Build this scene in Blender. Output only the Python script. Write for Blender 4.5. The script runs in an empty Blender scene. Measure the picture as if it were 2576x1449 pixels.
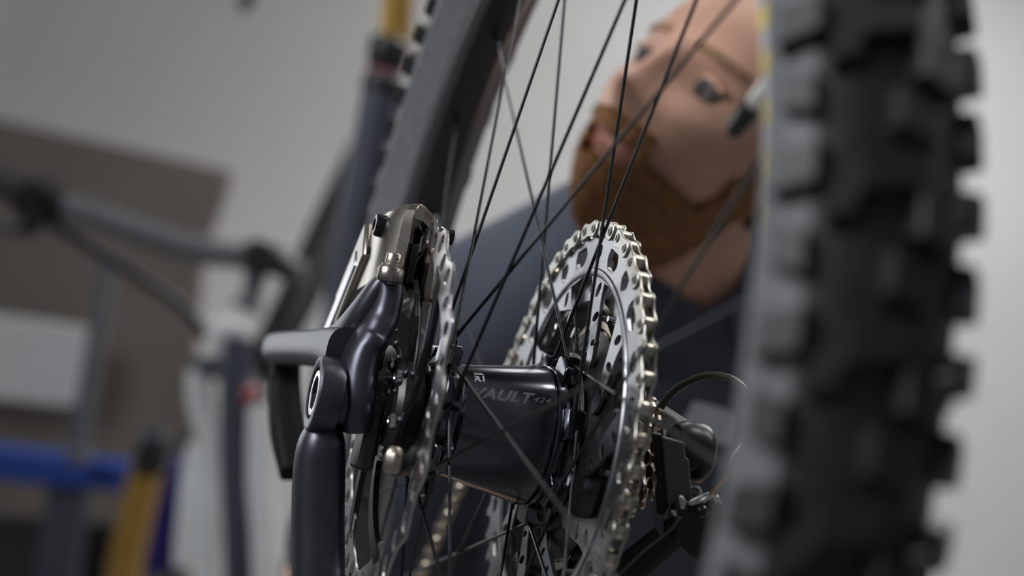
import bpy, bmesh, math, random
from mathutils import Vector, Matrix, Euler
from math import sin, cos, pi, radians as rad, sqrt, atan2

random.seed(4)
SC = bpy.context.scene
COL = SC.collection
HZ = 1.0                      # height of the rear hub above the floor, m

# ------------------------------------------------------------------ camera
F_PX, IW, IH = 3971.9, 2576, 1449
CAM = Vector((-0.2218, -0.777, HZ))
YAW, PIT, ROL = rad(15.413), rad(5.098), rad(11.037)
FW = Vector((sin(YAW) * cos(PIT), cos(YAW) * cos(PIT), sin(PIT)))
_r = FW.cross(Vector((0, 0, 1))).normalized()
_u = _r.cross(FW)
RT = _r * cos(ROL) + _u * sin(ROL)
UP = -_r * sin(ROL) + _u * cos(ROL)
cd = bpy.data.cameras.new('camera')
cd.sensor_width = 36.0
cd.lens = F_PX / IW * 36.0
cd.clip_start = 0.02
cd.dof.use_dof = True
cd.dof.focus_distance = 0.80
cd.dof.aperture_fstop = 3.3
cam = bpy.data.objects.new('camera', cd)
COL.objects.link(cam)
cam.matrix_world = Matrix((
    (RT.x, UP.x, -FW.x, CAM.x), (RT.y, UP.y, -FW.y, CAM.y), (RT.z, UP.z, -FW.z, CAM.z), (0, 0, 0, 1)))
SC.camera = cam

# ------------------------------------------------------------------ world, lamps, exposure
SC.view_settings.view_transform = 'Standard'
SC.view_settings.look = 'None'
SC.view_settings.exposure = 0.0
SC.view_settings.gamma = 1.0
SC.view_settings.use_curve_mapping = False
w = bpy.data.worlds.new('workshop_air')
SC.world = w
w.use_nodes = True
w.node_tree.nodes['Background'].inputs[0].default_value = (0.88, 0.92, 1.0, 1)
w.node_tree.nodes['Background'].inputs[1].default_value = 0.115


def area(name, loc, target, size, sy, power, col=(1, 1, 1)):
    d = bpy.data.lights.new(name, 'AREA')
    d.shape = 'RECTANGLE'
    d.size, d.size_y = size, sy
    d.energy = power
    d.color = col
    o = bpy.data.objects.new(name, d)
    COL.objects.link(o)
    o.location = loc
    o.rotation_euler = (Vector(target) - Vector(loc)).to_track_quat('-Z', 'Y').to_euler()
    return o


area('overhead_strip_light', (1.00, -0.02, 2.75), (1.00, -0.02, 0), 1.85, 0.14, 18, (1.0, 0.98, 0.96))
area('hub_highlight_panel', (0.85, 1.62, 2.75), (0.85, 1.62, 0), 1.4, 0.7, 13, (1.0, 0.98, 0.97)).data.spread = rad(110)  # added overhead panel, there to draw the white band on the hub
area('overhead_strip_light', (1.75, 2.10, 2.75), (1.75, 2.25, 0), 1.3, 0.25, 33, (1.0, 0.99, 0.98))  # this one is added to brighten the wall towards the right
area('left_fill_light', (-2.5, -0.6, 2.45), (0.1, 0.2, 1.15), 1.6, 1.3, 17, (0.95, 0.97, 1.0)).data.spread = rad(84)  # added fill from the left; no shop front stands there

# ------------------------------------------------------------------ materials
MATS = {}


def mat(name, col, rough=0.5, metal=0.0, var=0.0, scale=40.0, bump=0.0, bscale=200.0, coat=0.0, aniso=0.0, spec=0.5):
    if name in MATS:
        return MATS[name]
    m = bpy.data.materials.new(name)
    m.use_nodes = True
    nt = m.node_tree
    b = nt.nodes['Principled BSDF']
    b.inputs['Base Color'].default_value = (*col, 1)
    b.inputs['Roughness'].default_value = rough
    b.inputs['Metallic'].default_value = metal
    b.inputs['Specular IOR Level'].default_value = spec
    if coat:
        b.inputs['Coat Weight'].default_value = coat
        b.inputs['Coat Roughness'].default_value = 0.08
    tc = nt.nodes.new('ShaderNodeTexCoord')
    if var:
        n = nt.nodes.new('ShaderNodeTexNoise')
        n.inputs['Scale'].default_value = scale
        n.inputs['Detail'].default_value = 4
        nt.links.new(tc.outputs['Object'], n.inputs['Vector'])
        r = nt.nodes.new('ShaderNodeValToRGB')
        r.color_ramp.elements[0].position = 0.3
        r.color_ramp.elements[1].position = 0.72
        r.color_ramp.elements[0].color = (*[max(0, c * (1 - var)) for c in col], 1)
        r.color_ramp.elements[1].color = (*[min(1, c * (1 + var)) for c in col], 1)
        nt.links.new(n.outputs['Fac'], r.inputs['Fac'])
        nt.links.new(r.outputs['Color'], b.inputs['Base Color'])
    if bump:
        n2 = nt.nodes.new('ShaderNodeTexNoise')
        n2.inputs['Scale'].default_value = bscale
        n2.inputs['Detail'].default_value = 3
        nt.links.new(tc.outputs['Object'], n2.inputs['Vector'])
        bp = nt.nodes.new('ShaderNodeBump')
        bp.inputs['Strength'].default_value = bump
        bp.inputs['Distance'].default_value = 0.001
        nt.links.new(n2.outputs['Fac'], bp.inputs['Height'])
        nt.links.new(bp.outputs['Normal'], b.inputs['Normal'])
    MATS[name] = m
    return m


M_FRAME = mat('satin_anodised_frame', (0.105, 0.107, 0.130), 0.39, 0.9, 0.06, 60, 0.03, 900)
M_FRAME2 = mat('frame_matt_black', (0.020, 0.020, 0.022), 0.38, 0, 0.1, 30)
M_HUB = mat('anodised_black', (0.125, 0.13, 0.15), 0.15, 1.0, 0.05, 300)
M_BLACK = mat('black_plastic', (0.014, 0.014, 0.016), 0.35, 0, 0.1, 90)
M_BLKMET = mat('black_metal', (0.05, 0.05, 0.055), 0.28, 0.9, 0.1, 120)
M_ROTOR = mat('brushed_steel', (0.74, 0.72, 0.73), 0.24, 1.0, 0.05, 400, 0.05, 1500)
M_SPROCKET = mat('machined_aluminium', (0.36, 0.363, 0.378), 0.34, 1.0, 0.05, 300, 0.05, 1200)
M_SPROCKET2 = mat('champagne_steel', (0.52, 0.46, 0.38), 0.34, 1.0, 0.08, 300)
M_CHAIN = mat('nickel_plate', (0.45, 0.43, 0.39), 0.34, 1.0, 0.10, 500, 0.06, 1400)
M_ROLLER = mat('nickel_roller', (0.62, 0.58, 0.47), 0.30, 1.0, 0.08, 500)
M_SPOKE = mat('spoke_black', (0.06, 0.062, 0.066), 0.26, 0.9, 0.05, 300)
M_CALIPER = mat('polished_bronze_grey', (0.40, 0.37, 0.325), 0.30, 1.0, 0.08, 200, 0.03, 700)
M_RUBBER = mat('tyre_rubber', (0.017, 0.019, 0.021), 0.50, 0, 0.25, 120, 0.2, 600)
M_RIM = mat('rim_satin_black', (0.045, 0.045, 0.048), 0.36, 0.3, 0.06, 100)
M_GREYSTICK = mat('grey_sticker', (0.42, 0.43, 0.45), 0.45, 0, 0.05, 60)
M_SIDE = mat('tyre_sidewall', (0.155, 0.16, 0.165), 0.55, 0, 0.12, 150, 0.15, 500)
M_YELLOW = mat('yellow_sticker', (0.75, 0.56, 0.05), 0.45, 0, 0.05, 60)
M_LETTER = mat('grey_print', (0.13, 0.134, 0.142), 0.45, 0, 0.05, 400)
M_EMBLEM = mat('white_print', (0.45, 0.46, 0.48), 0.45, 0, 0.05, 400)
M_GOLD = mat('gold_stanchion', (0.42, 0.25, 0.06), 0.30, 0.55, 0.08, 30)
M_RED = mat('red_anodised', (0.26, 0.075, 0.08), 0.35, 0.3, 0.1, 60)
M_COPPER = mat('copper_cable', (0.55, 0.28, 0.10), 0.35, 0.9, 0.1, 300)
M_WHITE = mat('white_paint', (0.62, 0.64, 0.64), 0.40, 0, 0.05, 30)
M_STEEL = mat('bright_steel', (0.70, 0.70, 0.72), 0.22, 1.0, 0.05, 300)
M_BORE_SHADE = mat('bore_shade', (0.03, 0.026, 0.034), 0.5, 0.2, 0.1, 200)  # dark tone standing for the shade inside holes
M_VALVE = mat('valve_silver', (0.80, 0.79, 0.72), 0.35, 0.5, 0.05, 100)
M_MATT = mat('matt_black', (0.008, 0.008, 0.009), 0.6, 0, 0.1, 30, spec=0.15)
M_NAVY = mat('navy_paint', (0.045, 0.052, 0.072), 0.42, 0, 0.08, 25)
M_GREYTUBE = mat('grey_paint', (0.10, 0.105, 0.115), 0.42, 0, 0.08, 25)


# ------------------------------------------------------------------ mesh helpers (lengths in mm, bike frame: hub centre = origin)
K = 0.001


class MB:
    def __init__(s):
        s.v, s.f = [], []

    def add(s, vs, fs):
        n = len(s.v)
        s.v += [tuple(p) for p in vs]
        s.f += [tuple(i + n for i in f) for f in fs]
        return s

    def box(s, c, d, rot=None):
        c = Vector(c)
        vs = []
        for i in range(8):
            p = Vector(((i & 1) - .5, ((i >> 1) & 1) - .5, ((i >> 2) & 1) - .5))
            p = Vector((p.x * d[0], p.y * d[1], p.z * d[2]))
            if rot is not None:
                p = rot @ p
            vs.append(c + p)
        return s.add(vs, [(0, 2, 3, 1), (4, 5, 7, 6), (0, 1, 5, 4), (2, 6, 7, 3), (0, 4, 6, 2), (1, 3, 7, 5)])

    def loft(s, rings, caps=True, closed=True):
        """rings: list of equally long lists of points"""
        n = len(rings[0])
        vs = [p for r in rings for p in r]
        fs = []
        for i in range(len(rings) - 1):
            for j in range(n if closed else n - 1):
                a, b = i * n + j, i * n + (j + 1) % n
                fs.append((a, b, b + n, a + n))
        if caps:
            fs.append(tuple(range(n - 1, -1, -1)))
            fs.append(tuple((len(rings) - 1) * n + j for j in range(n)))
        return s.add(vs, fs)

    def tube(s, pts, radii, n=16, caps=True, flat=1.0, flatdir=None, power=2.0):
        """round tube along pts; flat squashes it along flatdir; power>2 squares the section"""
        pts = [Vector(p) for p in pts]
        if not hasattr(radii, '__len__'):
            radii = [radii] * len(pts)
        rings = []
        ref = Vector(flatdir) if flatdir else None
        prev = None
        for i, p in enumerate(pts):
            t = (pts[min(i + 1, len(pts) - 1)] - pts[max(i - 1, 0)]).normalized()
            if ref is not None:
                a = (ref - t * ref.dot(t)).normalized()
            elif prev is None:
                g = Vector((0, 0, 1)) if abs(t.z) < .9 else Vector((1, 0, 0))
                a = (g - t * g.dot(t)).normalized()
            else:
                a = (prev - t * prev.dot(t)).normalized()
            prev = a
            b = t.cross(a)
            ring = []
            fl = flat[i] if hasattr(flat, '__len__') else flat
            for j in range(n):
                th = 2 * pi * j / n
                ca, sa = cos(th), sin(th)
                ca = math.copysign(abs(ca) ** (2 / power), ca)
                sa = math.copysign(abs(sa) ** (2 / power), sa)
                ring.append(p + a * (ca * radii[i] * fl) + b * (sa * radii[i]))
            rings.append(ring)
        return s.loft(rings, caps)

    def lathe(s, prof, n=48, a0=0.0, a1=2 * pi, c=(0, 0), caps=False):
        """prof: (x, r) turned about the axle (x axis) through (y,z)=c"""
        full = abs(a1 - a0 - 2 * pi) < 1e-6
        m = n if full else n + 1
        rings = []
        for i in range(m):
            a = a0 + (a1 - a0) * i / n
            rings.append([Vector((x, c[0] + r * cos(a), c[1] + r * sin(a))) for x, r in prof])
        k = len(prof)
        vs = [p for r in rings for p in r]
        fs = []
        for i in range(n):
            i2 = (i + 1) % m
            for j in range(k - 1):
                fs.append((i * k + j, i * k + j + 1, i2 * k + j + 1, i2 * k + j))
        if caps and not full:
            fs.append(tuple(range(k)))
            fs.append(tuple((m - 1) * k + j for j in range(k))[::-1])
        return s.add(vs, fs)

    def sphere(s, c, r, n=16, m=10, sc=(1, 1, 1), rot=None):
        c = Vector(c)
        rings = []
        for i in range(m + 1):
            ph = pi * i / m
            ring = []
            for j in range(n):
                th = 2 * pi * j / n
                p = Vector((sin(ph) * cos(th) * r * sc[0], sin(ph) * sin(th) * r * sc[1], cos(ph) * r * sc[2]))
                if rot is not None:
                    p = rot @ p
                ring.append(c + p)
            rings.append(ring)
        vs = [rings[0][0]] + [p for r_ in rings[1:-1] for p in r_] + [rings[-1][0]]
        fs = [(0, 1 + j, 1 + (j + 1) % n) for j in range(n)]
        for i in range(m - 2):
            for j in range(n):
                a, b = 1 + i * n + j, 1 + i * n + (j + 1) % n
                fs.append((a, a + n, b + n, b))
        L = len(vs) - 1
        fs += [(L, 1 + (m - 2) * n + (j + 1) % n, 1 + (m - 2) * n + j) for j in range(n)]
        return s.add(vs, fs)

    def mesh(s, name, scale=K, smooth=True, angle=38):
        me = bpy.data.meshes.new(name)
        me.from_pydata([(p[0] * scale, p[1] * scale, p[2] * scale) for p in s.v], [], s.f)
        bm = bmesh.new()
        bm.from_mesh(me)
        bmesh.ops.recalc_face_normals(bm, faces=bm.faces)
        bm.to_mesh(me)
        bm.free()
        if smooth:
            shade(me, angle)
        return me


def shade(me, angle=38):
    me.polygons.foreach_set('use_smooth', [True] * len(me.polygons))
    if angle < 179:
        me.set_sharp_from_angle(angle=rad(angle))
    me.update()


def ob(name, me, m, parent=None, label=None, cat=None, group=None, kind=None, bevel=0, M=None, seg=2):
    if isinstance(me, MB):
        me = me.mesh(name)
    o = bpy.data.objects.new(name, me)
    COL.objects.link(o)
    if m is not None and len(me.materials) == 0:
        me.materials.append(m)
    if parent is not None:
        o.parent = parent
    if M is not None:
        o.matrix_basis = M
    tag(o, label, cat, group, kind)
    if bevel:
        b = o.modifiers.new('bevel', 'BEVEL')
        b.width = bevel * K
        b.segments = seg
        b.limit_method = 'ANGLE'
        b.angle_limit = rad(40)
    return o


def tag(o, label=None, cat=None, group=None, kind=None):
    if label:
        o['label'] = label
    if cat:
        o['category'] = cat
    if group:
        o['group'] = group
    if kind:
        o['kind'] = kind
    return o


def empty(name, loc, label=None, cat=None, group=None, parent=None):
    o = bpy.data.objects.new(name, None)
    COL.objects.link(o)
    o.empty_display_size = 0.05
    o.location = loc
    o.parent = parent
    return tag(o, label, cat, group)


def plate(name, polys, thick, bevel=0.12, x=0.0):
    """flat plate with holes: polys of (y,z) in mm, outer first; lies in the plane x"""
    cu = bpy.data.curves.new(name, 'CURVE')
    cu.dimensions = '2D'
    cu.fill_mode = 'BOTH'
    cu.extrude = max(1e-4, thick / 2 - bevel)
    cu.bevel_depth = bevel
    cu.bevel_resolution = 1
    cu.offset = -bevel
    for pl in polys:
        sp = cu.splines.new('POLY')
        sp.points.add(len(pl) - 1)
        for p, q in zip(sp.points, pl):
            p.co = (q[0], q[1], 0, 1)
        sp.use_cyclic_u = True
    o = bpy.data.objects.new(name, cu)
    me = bpy.data.meshes.new_from_object(o)
    bpy.data.objects.remove(o)
    bpy.data.curves.remove(cu)
    for v in me.vertices:
        a, b, c = v.co
        v.co = ((x + c) * K, a * K, b * K)
    bm = bmesh.new()
    bm.from_mesh(me)
    bmesh.ops.remove_doubles(bm, verts=bm.verts, dist=1e-7)
    bm.to_mesh(me)
    bm.free()
    me.polygons.foreach_set('use_smooth', [False] * len(me.polygons))
    me.update()
    me.materials.clear()
    return me


def text_mesh(body, size, shear=0.0, spacing=1.0, bold=0.0, wide=1.0):
    cu = bpy.data.curves.new('print', 'FONT')
    cu.body = body
    cu.size = size
    cu.shear = shear
    cu.space_character = spacing
    cu.offset = bold
    o = bpy.data.objects.new('print', cu)
    me = bpy.data.meshes.new_from_object(o)
    bpy.data.objects.remove(o)
    bpy.data.curves.remove(cu)
    for v in me.vertices:
        v.co.x *= wide
    bm = bmesh.new()
    bm.from_mesh(me)
    bmesh.ops.triangulate(bm, faces=bm.faces)
    bmesh.ops.subdivide_edges(bm, edges=[e for e in bm.edges if e.calc_length() > size * .2], cuts=2)
    bm.to_mesh(me)
    bm.free()
    me.materials.clear()
    return me


def ellipse(cy, cz, a, b, ang=0.0, n=14):
    out = []
    for i in range(n):
        t = 2 * pi * i / n
        u, v = a * cos(t), b * sin(t)
        out.append((cy + u * cos(ang) - v * sin(ang), cz + u * sin(ang) + v * cos(ang)))
    return out


def pol(r, deg):
    return (r * cos(rad(deg)), r * sin(rad(deg)))


def roundpoly(pts, r, n=4):
    out = []
    L = len(pts)
    for i in range(L):
        p0, p1, p2 = Vector(pts[i - 1]), Vector(pts[i]), Vector(pts[(i + 1) % L])
        d0, d1 = (p0 - p1), (p2 - p1)
        k = min(r, d0.length * .45, d1.length * .45)
        a, b = p1 + d0.normalized() * k, p1 + d1.normalized() * k
        for j in range(n + 1):
            t = j / n
            out.append(tuple(a * (1 - t) ** 2 + p1 * 2 * t * (1 - t) + b * t * t))
    return out


def ray(px, py):
    return FW + RT * ((px - IW / 2) / F_PX) - UP * ((py - IH / 2) / F_PX)


def at(px, py, depth):
    """world point (m) seen at a pixel at that depth (m)"""
    return CAM + ray(px, py) * depth


def onx(px, py, x):
    """bike-frame point (mm) on the plane x seen at a pixel"""
    d = ray(px, py)
    p = CAM + d * ((x * K - CAM.x) / d.x)
    return Vector((p.x, p.y, p.z - HZ)) / K


def ony(px, py, y):
    d = ray(px, py)
    p = CAM + d * ((y * K - CAM.y) / d.y)
    return Vector((p.x, p.y, p.z - HZ)) / K


def bez(pts, n=8):
    """Catmull-Rom through pts"""
    pts = [Vector(p) for p in pts]
    out = []
    for i in range(len(pts) - 1):
        p0, p1, p2, p3 = pts[max(i - 1, 0)], pts[i], pts[i + 1], pts[min(i + 2, len(pts) - 1)]
        for j in range(n):
            t = j / n
            out.append(.5 * ((2 * p1) + (p2 - p0) * t + (2 * p0 - 5 * p1 + 4 * p2 - p3) * t * t + (3 * p1 - p0 - 3 * p2 + p3) * t ** 3))
    out.append(pts[-1])
    return out


def interp(vals, n=8):
    return [v.x for v in bez([Vector((a, 0, 0)) for a in vals], n)]

#@@STRUCT
# ------------------------------------------------------------------ the room
M_WALL = mat('white_plaster', (0.62, 0.622, 0.618), 0.8, 0, 0.03, 3, 0.05, 60)
M_FLOOR = mat('grey_concrete', (0.22, 0.215, 0.21), 0.7, 0, 0.12, 4, 0.1, 40)


def slab(name, lo, hi, m, kind='structure', **kw):
    c = [(a + b) / 2 for a, b in zip(lo, hi)]
    d = [abs(b - a) for a, b in zip(lo, hi)]
    mb = MB().box((0, 0, 0), [v * 1000 for v in d])
    o = ob(name, mb, m, kind=kind, **kw)
    o.location = c
    return o


slab('floor', (-4.2, -2.6, -0.1), (4.4, 3.3, 0), M_FLOOR, label='grey concrete workshop floor', cat='floor')
slab('wall_back', (-4.2, 3.2, 0), (4.4, 3.3, 3.0), M_WALL, label='pale plaster wall behind the bikes', cat='wall')
slab('ceiling', (-4.2, -2.6, 3.0), (4.4, 3.3, 3.1), M_WALL, label='white plaster ceiling above the bikes', cat='ceiling')
slab('wall_right', (4.3, -2.6, 0), (4.4, 3.2, 3.0), M_WALL, label='pale plaster wall on the drive side of the room', cat='wall')

M_PANE_GLOW = mat('glowing_pane', (.8, .85, .9), .05)  # glow for the panes of the added window
_b = M_PANE_GLOW.node_tree.nodes['Principled BSDF']
_b.inputs['Emission Color'].default_value = (.95, .98, 1.0, 1)
_b.inputs['Emission Strength'].default_value = 2.5
WIN = slab('added_window_1', (-1.70, 3.17, 0.93), (-0.53, 3.2, 2.41), M_WHITE, label='added white framed window with glowing panes, unseen on the far wall', cat='window')  # added out of view so its glow reflects in left-facing metal
for i_, (x0_, x1_) in enumerate(((-1.67, -1.13), (-1.09, -0.55))):
    pane = MB().box((0, 0, 0), (530, 6, 1420))
    po = ob('pane', pane, M_PANE_GLOW, WIN)
    po.location = ((x0_ + x1_) / 2 + 1.115, -.016, 0)

#@@BIKE
# ------------------------------------------------------------------ the bike being serviced
BIKE = empty('bicycle', (0, 0, HZ), 'black mountain bike in close-up, rear hub, brake disc and cassette facing the viewer', 'bicycle')

# --- rear wheel: rim, tyre, spokes, hub
WHEEL = ob('rim', MB().lathe([(-15, 334), (-15.5, 326), (-14.5, 318), (-10, 312), (0, 310), (10, 312), (14.5, 318), (15.5, 326), (15, 334),
                              (12, 334), (11, 328), (0, 326), (-11, 328), (-12, 334), (-15, 334)], 160), M_RIM, BIKE)
for k in range(36):     # yellow and grey blocks of the rim sticker
    a = rad(136 + k * 1.75)
    mb = MB().lathe([(-15.3, 333), (-15.9, 326), (-15.0, 318.0)], 5, a, a + rad(1.72))
    ob('sticker', mb, M_GREYSTICK if k % 2 else M_YELLOW, WHEEL)

# tyre carcass
prof = []
for i in range(25):
    t = pi * (i / 24)
    x = -34.0 * cos(t) * (1 if 0.16 < i / 24 < .84 else .9)
    r = 351 + 29.5 * sin(t) - (21 if i in (0, 24) else 0)
    prof.append((x * (.48 if i in (0, 24) else 1), r - (4 if i in (1, 23) else 0)))
TYRE = ob('tyre', MB().lathe(prof, 200), M_RUBBER, BIKE)
sidew = [(x - .25, r) for x, r in prof[:7]]
ob('sidewall', MB().lathe(sidew, 200), M_SIDE, TYRE)
sidew = [(x + .25, r) for x, r in prof[-7:]]
ob('sidewall', MB().lathe(sidew, 200), M_SIDE, TYRE)

# tread knobs
NK = 94


def knob_mesh(name, lx, ly, h, taper=.78, skew=0.0):
    mb = MB()
    lo = [(-lx / 2, -ly / 2 - skew), (lx / 2, -ly / 2 + skew), (lx / 2, ly / 2 + skew), (-lx / 2, ly / 2 - skew)]
    bot = [Vector((a, b, -2.5)) for a, b in lo]
    mid = [Vector((a * .96, b * .96, h * .7)) for a, b in lo]
    top = [Vector((a * taper, b * taper, h)) for a, b in lo]
    mb.loft([bot, mid, top])
    return mb.mesh(name, smooth=False)


KM = {'shoulder': knob_mesh('knob', 15, 14.0, 6.6, .88, 1.5), 'shoulder_short': knob_mesh('knob', 11.0, 14.0, 6.2, .88, -1.2),
      'side': knob_mesh('knob', 9.5, 13, 5.5, .8, 1.8), 'centre': knob_mesh('knob', 20, 11.0, 6.5, .88, 3.0),
      'centre_b': knob_mesh('knob', 13, 13.0, 6.5, .88, -2.4)}
for me in KM.values():
    me.materials.append(M_RUBBER)
rest = MB()


def knob(kind, lat, ang):
    """lat: angle over the carcass section (0 = crown), ang: degrees round the wheel"""
    t = rad(lat)
    cx, cr = 34.0 * sin(t), 351 + 29.5 * cos(t)
    n = (sin(t) * 29.5, cos(t) * 34.0)
    L = math.hypot(*n)
    n = (n[0] / L, n[1] / L)
    a = rad(ang)
    rv = Vector((0, cos(a), sin(a)))
    N = Vector((n[0], 0, 0)) + rv * n[1]
    T = Vector((0, -sin(a), cos(a)))
    X = T.cross(N)
    P = Vector((cx, 0, 0)) + rv * cr
    M = Matrix(((X.x, T.x, N.x, P.x * K), (X.y, T.y, N.y, P.y * K), (X.z, T.z, N.z, P.z * K), (0, 0, 0, 1)))
    if 158 <= ang <= 199:
        ob('knob', KM[kind], None, TYRE, M=M)
    else:
        me = KM[kind]
        rest.add([(M @ v.co) / K for v in me.vertices], [tuple(p.vertices) for p in me.polygons])


for i in range(NK):
    a = i * 360 / NK + 1.2
    for sgn in (-1, 1):
        knob('shoulder' if i % 2 else 'shoulder_short', sgn * 52, a + (0 if sgn < 0 else .2))
        if i % 2:
            knob('side', sgn * 30, a + 1.4)
    if i % 2:
        knob('centre', -10, a)
        knob('centre_b', 14, a + 2.0)
    else:
        knob('centre_b', 2, a + 1.0)
ob('tread', rest, M_RUBBER, TYRE, kind='stuff')

# hub
HUB = ob('hub', MB().lathe([(-50, 14), (-47, 14.5), (-46, 19), (-44, 25.5), (-41.5, 27), (-40, 30), (-36, 31.5), (-31, 31.5), (-29, 29.5), (-27, 28.2),
                            (-18, 29.7), (-10, 31.2), (0, 33.1), (10, 35.0), (15.5, 36.0), (17, 36.2), (17.4, 35.0), (18.4, 35.0), (18.8, 36.4),
                            (22, 37.2), (26, 37.4), (30, 36.8), (31.5, 34.5), (33, 28), (36, 23), (40, 18)], 96), M_HUB, BIKE)


def tower(side, deg):
    """one spoke post on a flange"""
    x0, x1 = (-40.5, -30.5) if side < 0 else (20.5, 31.5)
    r0, r1 = (28, 40.5) if side < 0 else (34, 45.0)
    half0, half1 = rad(15), rad(11)
    mb = MB()
    rings = []
    for r, h, e in ((r0, half0, 0), (r1 - 2, half1, 0), (r1, half1 * .86, .8)):
        ring = []
        for x, s in ((x0 + e, -1), (x1 - e, -1), (x1 - e, 0), (x1 - e, 1), (x0 + e, 1), (x0 + e, 0)):
            a = rad(deg) + s * h
            ring.append(Vector((x, r * cos(a), r * sin(a))))
        rings.append(ring)
    mb.loft(rings)
    return mb


PHI0, DR, DL, XL, RL, XR, RR, RIMR = 26.5, 74.22, 53.93, -35.38, 36.84, 26.35, 41.12, 308.41
for j in range(7):
    ob('spoke_post', tower(1, 13.6 + j * 360 / 7), M_HUB, HUB, bevel=.7)
    ob('spoke_post', tower(-1, 4.3 + j * 360 / 7), M_HUB, HUB, bevel=.7)
for k in range(28):
    right = k % 2 == 0
    sg = 1 if (k // 2) % 2 == 0 else -1
    th = rad(PHI0 + 360 / 28 * k)
    thh = th - sg * rad(DR if right else DL)
    x, r = (XR, RR) if right else (XL, RL)
    x += sg * 1.3
    a = Vector((x, r * cos(thh), r * sin(thh)))
    b = Vector((1.5 if right else -1.5, (RIMR + 4) * cos(th), (RIMR + 4) * sin(th)))
    d = (b - a).normalized()
    mb = MB().tube([a - d * 7, a + d * 8, a + d * 22, b - d * 20, b], [1.25, 1.25, .92, .92, 1.1], 10)
    s = ob('spoke', mb, M_SPOKE, WHEEL)
    ob('nipple', MB().tube([b - d * 16, b - d * 3, b], [1.9, 2.1, 2.3], 8), M_BLKMET, s)

th = rad(152.0)
vd = Vector((0, -cos(th), -sin(th)))
vb = Vector((0, 313 * cos(th), 313 * sin(th)))
VAL = ob('valve', MB().tube([vb, vb + vd * 4, vb + vd * 5, vb + vd * 29], [5.6, 5.6, 3.8, 3.6], 14), M_VALVE, WHEEL)
ob('valve_cap', MB().tube([vb + vd * 28, vb + vd * 30, vb + vd * 44, vb + vd * 47], [3.8, 4.4, 4.2, 2.8], 14), M_BLACK, VAL)

# hub print: VAULT 424, wrapped round the shell


def hub_r(x):
    return 31.2 + (x + 10) * .19


def wrap(me, x0, th0, lift=.12):
    for v in me.vertices:
        x = x0 + v.co.x
        r = hub_r(x) + lift
        a = rad(th0) - v.co.y / r
        v.co = (x * K, r * cos(a) * K, r * sin(a) * K)
    return me


ob('lettering', wrap(text_mesh('VAULT', 8.6, .38, 1.06, .30, 1.07), -25.0, 153.5), M_LETTER, HUB, label='grey VAULT lettering')
ob('lettering', wrap(text_mesh('424', 4.3, .38, 1.1, .05, 1.25), 5.4, 151.6), M_LETTER, HUB, label='grey 424 lettering')
# the little square emblem
em = MB()
for (u0, v0, u1, v1) in ((0, 0, .8, 4.4), (6.2, 0, 7, 4.4), (0, 5.2, 7, 5.8), (.6, 6.3, 6.4, 6.9)):
    em.add([(u0, v0, 0), (u1, v0, 0), (u1, v1, 0), (u0, v1, 0)], [(0, 1, 2, 3)])
ob('emblem', wrap(em.mesh('emblem', scale=1.0, smooth=False), -24.8, 133.5), M_EMBLEM, HUB, label='small white barred emblem')
ob('emblem', wrap(text_mesh('R', 5.6, 0, 1, .14, 1.1), -23.2, 133.5), M_EMBLEM, HUB, label='white letter inside the barred emblem')

# axle, end caps, rotor carrier
ob('rotor_carrier', MB().lathe([(-60, 12), (-60, 24), (-57.2, 26.5), (-54.5, 26.5), (-52, 24), (-49, 23), (-46, 22)], 60), M_BLACK, HUB)
ob('end_cap', MB().lathe([(-75, 7), (-75, 11.5), (-72, 12), (-64, 12), (-63, 14.5), (-60, 14.5), (-60, 7)], 40), M_BLKMET, HUB)
ob('end_cap', MB().lathe([(76, 7), (76, 11.5), (70, 12), (69, 8)], 40), M_BLKMET, HUB)
AX = ob('axle', MB().lathe([(-96.4, 8.3), (-96.8, 8.8), (-96.8, 11.2), (-96.0, 11.9), (-94, 12.0), (-92, 12.0), (-90, 7.2), (60, 7.2), (88, 7.2), (89, 5)], 48), M_STEEL, BIKE)
ob('hex_socket', MB().lathe([(-96.4, 8.3), (-91, 7.4), (-90.9, 0)], 6), M_BORE_SHADE, AX)

# --- brake rotor
NW = 18
outer = []
for i in range(NW * 16):
    a = i * 360 / (NW * 16)
    c = .5 + .5 * cos(rad((a - 94.5) * NW))
    outer.append(pol(92.2 + 5.3 * c ** 1.6, a))


def rin(a):
    c = .5 + .5 * cos(rad((a - 125) * 6))
    return 81.5 - 9.5 * c ** 1.5 + 1.0 * cos(rad((a - 94.5) * NW))


ARM0 = 125.0
slots = []
for i in range(NW):
    a = 94.5 + i * 20
    for da, rr, L, Wd, tilt in ((-.8, 89.6, 5.7, 3.9, 26), (9.0, 86.4, 5.4, 4.1, 22)):
        c = pol(rr, a + da)
        slots.append(ellipse(c[0], c[1], L, Wd, rad(a + da + tilt), 12))
    if abs(((a + 4.5 - ARM0 + 30) % 60) - 30) < 14:
        c = pol(78.0, a + 4.5)
        slots.append(ellipse(c[0], c[1], 3.8, 2.3, rad(a + 4.5 + 25), 10))
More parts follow.
